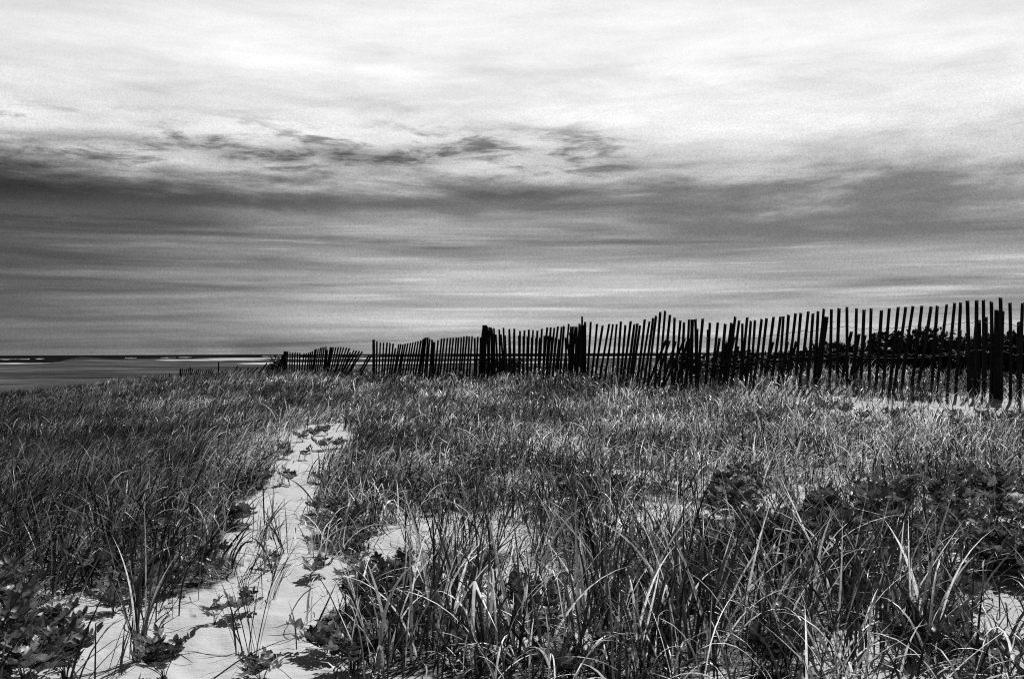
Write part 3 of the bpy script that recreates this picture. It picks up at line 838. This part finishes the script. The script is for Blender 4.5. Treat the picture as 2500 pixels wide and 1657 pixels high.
for px, py, k, s in ((760, 1070, 0, .9), (740, 1078, 4, 1.2), (800, 1062, 0, .9), (790, 1100, 4, 1.3), (820, 1095, 0, .8), (700, 1105, 0, .8)):
    rose(px, py, k, LF, G1, s)
LL = 'dark bushy beach rose on the left bank of the path'
for px, py, k, s in ((610, 1200, 1, .9), (640, 1190, 1, .8), (585, 1190, 0, .9), (660, 1130, 0, .8), (630, 1135, 3, .8), (690, 1120, 0, .8), (560, 1290, 1, .8), (575, 1280, 4, 1)):
    rose(px, py, k, LL, G1, s)
LR = 'dark leafy beach rose along the right bank of the path'
for px, py, k, s in ((795, 1180, 0, .8), (825, 1265, 1, .8), (845, 1295, 1, .75), (785, 1305, 0, .75), (880, 1350, 0, .7), (850, 1395, 4, .9), (900, 1330, 0, .7), (795, 1255, 4, 1.0), (870, 1270, 0, .8)):
    rose(px, py, k, LR, G1, s)
LC = 'beach rose with pale lit leaves among the tall foreground grass in the middle'
for px, py, k, s in ((880, 1500, 1, .9), (960, 1470, 2, .85), (920, 1490, 0, 1), (1050, 1500, 1, 1), (800, 1590, 4, 1.1), (835, 1600, 0, .9), (860, 1640, 1, .8), (1280, 1520, 1, .9), (1310, 1590, 2, .75), (1360, 1500, 0, 1), (1490, 1620, 1, .8),
                     (1200, 1600, 0, 1), (1150, 1440, 0, 1), (1010, 1560, 1, .9), (1640, 1530, 1, .9), (1700, 1470, 1, 1), (1560, 1480, 0, 1), (1860, 1560, 0, 1), (1900, 1650, 1, .8), (1400, 1660, 0, 1)):
    rose(px, py, k, LC, G1, s)
LX = 'dark beach rose mound in the grass right of the path, halfway to the fence'
for px, py, k, s in ((1440, 1225, 2, .9), (1400, 1230, 1, .9), (1500, 1215, 1, .9), (1560, 1240, 0, .9), (1420, 1260, 1, .9), (1130, 1240, 0, .9), (1080, 1260, 0, 1)):
    rose(px, py, k, LX, G1, s)
LD = 'beach rose in the dense dark leafy thicket at the right of the foreground'
r_ = np.random.default_rng(77)
for i in range(52):
    px = 1740 + 800 * r_.random(); py = 1190 + 230 * r_.random() ** 1.1 - (px < 1900) * 20
    rose(px, py, int(r_.choice([1, 2, 2, 3])), LD, G1, 0.8 + 0.4 * r_.random())
LE = 'beach rose leaning over the bare sand in the bottom right corner'
for px, py, k, s in ((2300, 1500, 1, .8), (2360, 1470, 0, .8), (2330, 1570, 1, .8), (2370, 1610, 0, .9), (2510, 1640, 0, .9), (2510, 1440, 1, .8), (2250, 1620, 1, .9), (2200, 1540, 0, 1), (2430, 1660, 4, 1.2), (2090, 1510, 1, .9)):
    rose(px, py, k, LE, G1, s)
LS = 'small round beach rose on the sandy bank below the near fence'
for px, py, k, s in ((2020, 1010, 2, .9), (2060, 1015, 1, 1), (2180, 1030, 2, .9), (2210, 1030, 1, .9), (2330, 1030, 2, .9), (2400, 1035, 1, 1), (2480, 1045, 2, 1), (2110, 1030, 1, 1), (1830, 1040, 2, .9), (1870, 1045, 1, 1), (2350, 1050, 1, 1), (2440, 1050, 1, 1), (1980, 1030, 1, 1)):
    rose(px, py, k, LS, G1, s)

def shrub(px, topy, dY, wide, label, seed, n0=2600, deep=0.45, Y=None, group='dark shrubs behind the fence'):
    r = np.random.default_rng(seed)
    Y = Y or fence_Y(px) + dY
    X = (px - 1250) / F * Y
    g = float(ground(X, Y))
    top = float(at(px, topy, Y)[2])
    H = max(0.35, top - g)
    hw = wide / F * Y / 2
    dp = deep or hw * 0.8
    root = empty('shrub', (X, Y, g)); tag(root, label, 'shrub', group)
    sv, sq, b0 = [], [], 0
    tips = []
    ns = 26; n = int(n0 * 3.6)
    for k in range(ns):
        a = r.random() * 6.28; q = math.sqrt(r.random())
        e = np.array([math.cos(a) * hw * q * 0.9, math.sin(a) * dp * q * 0.9, H * (0.97 - 0.35 * q * q) * (0.72 + 0.26 * r.random())])
        pts = np.array([np.array([e[0] * (0.25 + 0.75 * s), e[1] * (0.25 + 0.75 * s), e[2] * s ** 0.9]) + (r.random(3) - .5) * 0.03 * s for s in np.linspace(0, 1, 7)])
        pts[0, 2] = -0.05
        V, Q = tube(pts, np.linspace(0.008, 0.003, 7), 5)
        sv.append(V); sq.append(Q + b0); b0 += len(V)
        for s in (3, 4, 5, 6): tips.append(pts[s])
    tips = np.array(tips)
    pick = tips[r.integers(0, len(tips), n)]
    fill = r.random(n) < 0.4
    C0 = pick * np.where(fill, 0.35 + 0.6 * r.random(n), 1.0)[:, None] + r.normal(0, 1, (n, 3)) * np.array([hw * 0.16 + 0.03, dp * 0.16 + 0.03, H * 0.09 + 0.02])
    C0[:, 2] = np.where(C0[:, 2] > H, H - 0.06 * r.random(n), np.maximum(C0[:, 2], 0.10 * H + 0.06 * r.random(n)))
    D = r.normal(0, 1, (n, 3)); D[:, 2] += 0.5
    U = r.normal(0, 0.6, (n, 3)); U[:, 2] += 1
    L = 0.066 * (0.7 + 0.7 * r.random(n))
    V, Q, T = leaflets(C0, D, U, L, L * 0.62, 0.014 * (0.6 + 0.9 * r.random(n)), r)
    link('stem', raw_mesh('stem', np.concatenate(sv), np.concatenate(sq), MAT_STEM), root)
    link('foliage', raw_mesh('foliage', V, Q, MAT_SHRUB, True, {'tone': T}), root)
shrub(2040, 842, 1.9, 130, 'low flat topped dark shrub at the left end of the shrubs behind the fence', 1, 2800)
shrub(2165, 818, 2.0, 105, 'rounded dark shrub with a clear knob of leaves behind the fence, second of the row', 2, 2400)
shrub(2270, 806, 2.0, 95, 'ragged open dark shrub with leafy sprays showing sky, behind the fence', 3, 1500)
shrub(2380, 826, 2.0, 130, 'dense dark shrub behind the stout post at the right', 4, 3200)
shrub(2470, 820, 2.1, 130, 'tall dense dark shrub at the right edge behind the fence', 5, 3400)
shrub(2220, 850, 1.9, 120, 'low dark shrub filling the dip between the knobbed and the ragged shrub', 6, 2000)
shrub(2330, 846, 1.9, 110, 'low dark shrub in front of the dense one by the stout post', 16, 2200)
shrub(2560, 815, 2.1, 140, 'dark shrub cut by the right edge of the view behind the fence', 7, 3000)
shrub(1930, 870, 1.6, 110, 'low weedy dark shrub just left of the leaning thick post', 8, 1200)
shrub(1800, 874, 1.6, 110, 'low weedy dark shrub behind the slats, third from the left of the low ones', 9, 1300)
shrub(1690, 880, 2.0, 90, 'low weedy dark shrub behind the thin dark post', 10, 1000)
shrub(1225, 876, 1.6, 100, 'low dark shrub behind the bundle of stakes', 12, 1100)
shrub(682, 874, 0.3, 36, 'dark ragged bush at the left end of the fanned fence', 13, 420, Y=28.6)

# bleached stick by the fence
def stick():
    p0 = at(1797, 921, 13.7); p1 = at(1813, 941, 13.5); p2 = at(1823, 953, 13.35)
    o = empty('driftwood_stick', p2); tag(o, 'short bleached driftwood stick leaning at the foot of the near fence', 'stick')
    V, Q = tube(np.array([p0, p0 * .5 + p1 * .5 + [.004, 0, .006], p1, p2]) - p2, [.009, .016, .02, .012], 6)
    V2, Q2 = tube(np.array([p1, p1 + [-.05, 0, .05]]) - p2, [.012, .004], 5)
    o2 = link('branch', raw_mesh('branch', np.concatenate([V, V2]), np.concatenate([Q, Q2 + len(V)]), MAT_DRIFT), o)
stick()

# ------------------------------------------------------------------ beach grass
def blades(root, L, Wd, azm, th0, curv, tone, nseg, fold, r, kink=0.08):
    n = len(root)
    s = np.linspace(0, 1, nseg + 1)
    th = th0[:, None] + curv[:, None] * s[None, :] ** 1.6
    kk = (r.random(n) < kink)
    th = th + kk[:, None] * (s[None, :] > (0.35 + 0.4 * r.random(n))[:, None]) * (0.7 + 1.2 * r.random(n))[:, None]
    step = (L / nseg)[:, None]
    hx = np.concatenate([np.zeros((n, 1)), np.cumsum(np.sin(th[:, :-1]) * step, 1)], 1)
    hz = np.concatenate([np.zeros((n, 1)), np.cumsum(np.cos(th[:, :-1]) * step, 1)], 1)
    hz = np.maximum(hz, 0.004 - 0.02 * (s[None, :] == 0))
    az_t = azm[:, None] + ((r.random(n) - 0.5) * 0.7)[:, None] * s[None, :]
    cx = root[:, 0:1] + hx * np.cos(az_t); cy = root[:, 1:2] + hx * np.sin(az_t); cz = root[:, 2:3] + hz
    cz[:, 0] -= 0.015
    Ctr = np.stack([cx, cy, cz], -1)
    tan = np.gradient(Ctr, axis=1); tan /= np.linalg.norm(tan, axis=2, keepdims=True) + 1e-9
    wa = azm + math.pi / 2 + r.normal(0, 0.55, n)
    wa = wa[:, None] + (r.normal(0, 0.6, n))[:, None] * s[None, :]
    wdv = np.stack([np.cos(wa), np.sin(wa), np.zeros_like(wa)], -1)
    wdv = wdv - tan * (wdv * tan).sum(-1, keepdims=True); wdv /= np.linalg.norm(wdv, axis=2, keepdims=True) + 1e-9
    prof = np.minimum(1, 0.55 + 1.2 * s) * (1 - s ** 2.4) + 0.03
    hw = (Wd[:, None] * 0.5 * prof[None, :])[..., None]
    if fold:
        nn = np.cross(wdv, tan)
        V = np.stack([Ctr - wdv * hw, Ctr - nn * hw * 0.45, Ctr + wdv * hw], 2)
        c = 3
    else:
        V = np.stack([Ctr - wdv * hw, Ctr + wdv * hw], 2)
        c = 2
    per = (nseg + 1) * c
    i = np.arange(nseg)[:, None]; j = np.arange(c - 1)[None, :]
    q0 = i * c + j
    Q = np.stack([q0, q0 + 1, q0 + c + 1, q0 + c], -1).reshape(1, -1, 4) + (np.arange(n) * per)[:, None, None]
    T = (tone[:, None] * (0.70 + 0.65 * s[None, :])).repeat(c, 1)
    return V.reshape(-1, 3), Q.reshape(-1, 4), T.ravel()

def tone_dist(n, r, dry=0.14):
    t = 0.008 + 0.028 * r.random(n) ** 1.5
    k = r.random(n)
    m_ = k < 0.16; t[m_] = 0.10 + 0.15 * r.random(m_.sum())
    d = k > 1 - dry; t[d] = 0.42 + 0.32 * r.random(d.sum())
    return t

def field():
    r = np.random.default_rng(5)
    VV, QQ, TT = [], [], []
    b0 = 0
    # (near, far, tufts per m2, blades per tuft, length, width, segments, fold)
    bands = [(1.5, 3.2, 80, 7, .25, .0064, 8, True), (3.2, 5.5, 100, 9, .25, .0066, 7, True), (5.5, 9, 105, 9, .25, .0076, 6, True), (9, 14, 88, 9, .25, .0100, 5, False),
             (14, 20, 62, 8, .27, .0140, 5, False), (20, 30, 40, 7, .29, .0180, 4, False), (30, 50, 20, 7, .30, .022, 4, False), (50, 90, 6, 6, .34, .030, 3, False)]
    for (y0, y1, tm, bt, L0, w0, ns, fold) in bands:
        yy = np.linspace(y0, y1, 400); ww = 1.14 * yy + 2.4          # strip a little wider than the view
        n = int(np.trapezoid(ww, yy) * tm) if hasattr(np, 'trapezoid') else int(np.trapz(ww, yy) * tm)
        cdf = np.cumsum(ww); cdf = cdf / cdf[-1]
        y = np.interp(r.random(n), cdf, yy) + (r.random(n) - .5) * (yy[1] - yy[0])
        x = (2 * r.random(n) - 1) * (0.57 * y + 1.2)
        if y0 >= 30:
            k = x / y < 0.15 if y0 < 50 else x / y < 0.0
            x, y = x[k], y[k]
        den = density(x, y)
        keep = r.random(len(x)) < np.clip(den, 0.012, 1)
        x, y = x[keep], y[keep]
        nt = len(x)
        cnt = np.maximum(2, r.poisson(bt, nt))
        idx = np.repeat(np.arange(nt), cnt); m = len(idx)
        rad = 0.035 + 0.03 * r.random(nt)[idx]
        rx = x[idx] + r.normal(0, 1, m) * rad; ry = y[idx] + r.normal(0, 1, m) * rad
        rz = ground(rx, ry)
        hscale = (0.55 + 0.9 * fbm(x * 1.1, y * 0.9, 91, 3) + 0.30 * (1 - sstep(1250 + x / y * F, 300, 650)) * (1 - sstep(y, 5, 9)))[idx]
        L = L0 * hscale * (0.45 + 0.75 * r.random(m) ** 0.8)
        # the wind lays the field over to the right; the near right corner stands freer
        pxr = 1250 + rx / ry * F
        wind = 0.80 - 0.45 * sstep(pxr, 650, 1300)
        wind = wind * (0.55 + 0.45 * sstep(ry, 3, 8)) * (0.4 + 1.0 * r.random(nt)[idx])
        ta = (r.random(nt) * 6.28)[idx] * 0.5 + r.random(m) * 6.28
        vx = np.cos(ta) * (1.05 - wind) + wind * 1.0; vy = np.sin(ta) * (1.15 - wind) + wind * 0.15
        azm = np.arctan2(vy, vx)
        th0 = 0.04 + 0.80 * r.random(m) ** 1.15; curv = 0.20 + 2.0 * r.random(m) ** 1.2
        flat = r.random(m) < 0.17
        th0 = np.where(flat, 1.1 + 0.4 * r.random(m), th0); L = np.where(flat, L * 0.7, L); azm = np.where(flat, r.random(m) * 6.28, azm)
        Wd = w0 * (0.6 + 0.7 * r.random(m))
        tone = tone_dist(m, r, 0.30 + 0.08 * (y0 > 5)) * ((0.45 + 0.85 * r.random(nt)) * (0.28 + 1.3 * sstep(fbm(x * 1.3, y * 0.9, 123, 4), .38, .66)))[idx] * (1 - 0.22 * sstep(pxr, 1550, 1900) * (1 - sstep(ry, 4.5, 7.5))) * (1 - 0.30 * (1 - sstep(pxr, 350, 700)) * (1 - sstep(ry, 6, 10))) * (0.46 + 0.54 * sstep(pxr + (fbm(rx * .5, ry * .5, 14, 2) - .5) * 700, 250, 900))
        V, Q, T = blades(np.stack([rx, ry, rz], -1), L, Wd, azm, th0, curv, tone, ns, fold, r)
        VV.append(V); QQ.append(Q + b0); TT.append(T); b0 += len(V)
    for (y0, y1, dens_) in ((1.8, 4.0, 420), (4.0, 8.0, 300), (8.0, 16.0, 160)):
        n = int(1.2 * (y1 ** 2 - y0 ** 2) / 2 * dens_)
        y = np.sqrt(y0 ** 2 + (y1 ** 2 - y0 ** 2) * r.random(n)); x = y * (-0.60 + 1.20 * r.random(n))
        keep = r.random(n) < np.clip(density(x, y) * 1.2 + 0.035, 0, 1)
        x, y = x[keep], y[keep]; m = len(x)
        z = ground(x, y) + 0.012 + 0.008 * r.random(m)
        t = np.where(r.random(m) < 0.5, 0.03 + 0.05 * r.random(m), 0.35 + 0.3 * r.random(m))
        V, Q, T = blades(np.stack([x, y, z], -1), 0.03 + 0.10 * r.random(m) ** 2, np.full(m, .0030 + .0004 * y1), r.random(m) * 6.28, 1.42 + 0.12 * r.random(m), 0.15 * r.random(m), t, 3, False, r, 0.0)
        VV.append(V); QQ.append(Q + b0); TT.append(T); b0 += len(V)
    me = raw_mesh('beach_grass', np.concatenate(VV), np.concatenate(QQ), MAT_GRASS, False, {'tone': np.concatenate(TT)})
    o = link('beach_grass', me)
    tag(o, 'wind combed beach grass covering the dune', 'grass', kind='stuff')
    print('grass quads', sum(len(q) for q in QQ))
field()

def tuft(px, py, label, n=14, L0=.34, w0=.0055, lean=0.35, azc=None, spread=6.28, seed=0, group=None, curv=0.7, dry=0.1, rad=0.012, name='grass_tuft', lift=1.0):
    r = np.random.default_rng(900 + seed)
    x, y, z = unproject(px, py)
    root = np.stack([r.normal(0, rad, n), r.normal(0, rad, n), np.zeros(n)], -1)
    L = L0 * (0.5 + 0.6 * r.random(n)); Wd = w0 * (0.65 + 0.6 * r.random(n))
    azm = r.random(n) * 6.28 if azc is None else azc + (r.random(n) - .5) * spread
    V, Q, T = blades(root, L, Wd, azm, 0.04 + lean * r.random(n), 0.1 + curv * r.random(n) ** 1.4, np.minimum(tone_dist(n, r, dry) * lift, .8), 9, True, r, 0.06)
    o = link(name, raw_mesh(name, V, Q, MAT_GRASS, False, {'tone': T}))
    o.location = (x, y, z)
    tag(o, label, 'grass tuft', group)
tuft(687, 1180, 'short open tuft of beach grass at the left of the path where it narrows', 9, .16, .005, .5, seed=1)
tuft(664, 1262, 'pair of upright grass shoots standing alone in the middle of the path', 4, .19, .005, .1, seed=2, curv=.2)
tuft(662, 1462, 'small grass tuft bending right on the open lower path', 8, .22, .0055, .5, 0.3, 1.2, 3)
tuft(650, 1462, 'single straight grass stem beside the small bending tuft on the lower path', 1, .24, .004, .05, seed=4, curv=.1)
tuft(592, 1432, 'flattened grass tuft lying towards the right at the left margin of the lower path', 10, .22, .005, .9, 0.4, .7, 5)
tuft(338, 1610, 'thick fan shaped grass tuft rooted in the bottom left sand', 26, .40, .006, .35, seed=6, curv=.5)
tuft(285, 1650, 'two broad grass blades leaning right at the bottom edge of the left sand', 5, .22, .008, .35, 0.5, 1.0, 7)
tuft(617, 1610, 'thin airy grass tuft with tall straight blades near the bottom of the path', 9, .36, .0045, .3, seed=8, curv=.6)
tuft(590, 1592, 'sparse grass tuft leaning left near the bottom of the path', 5, .26, .005, .5, 2.7, 1.0, 9)
tuft(690, 1350, 'grass tuft with long blades trailing left across the path bend', 10, .30, .005, .8, 2.6, .9, 10)
tuft(630, 1320, 'dark arching grass tuft on the left side of the path bend', 10, .24, .005, .5, 0.7, 2, 11)
LT = 'big foreground clump of beach grass with broad arching blades'
r_ = np.random.default_rng(8)
for i, (px, py, n, L0) in enumerate(((900, 1650, 18, .45), (960, 1620, 26, .55), (1060, 1600, 30, .6), (1130, 1560, 26, .6), (1200, 1640, 26, .55), (1290, 1620, 24, .58), (1400, 1640, 24, .55), (1480, 1560, 22, .55),
                                      (1570, 1640, 24, .6), (1650, 1560, 30, .62), (1720, 1620, 26, .6), (1760, 1540, 28, .6), (1880, 1620, 22, .6), (1950, 1560, 26, .65), (2040, 1650, 18, .6), (2120, 1600, 24, .6), (2180, 1540, 24, .62),
                                      (2240, 1620, 26, .6), (2290, 1560, 18, .6), (1080, 1480, 22, .5), (1300, 1480, 22, .5), (1520, 1440, 20, .5), (1660, 1450, 24, .55), (1820, 1450, 22, .55), (2000, 1450, 22, .6), (2150, 1430, 20, .55),
                                      (2060, 1480, 20, .6), (2400, 1640, 10, .5), (985, 1530, 16, .42), (1180, 1500, 20, .5), (1430, 1510, 22, .5), (1900, 1500, 20, .6))):
    tuft(px, py, LT, int(n * .8), L0 * .76, .0088, .50, None, 6.28, 40 + i, 'big foreground grass clumps', 1.1, .26 - .09 * (px > 1600), .03, lift=1.35)
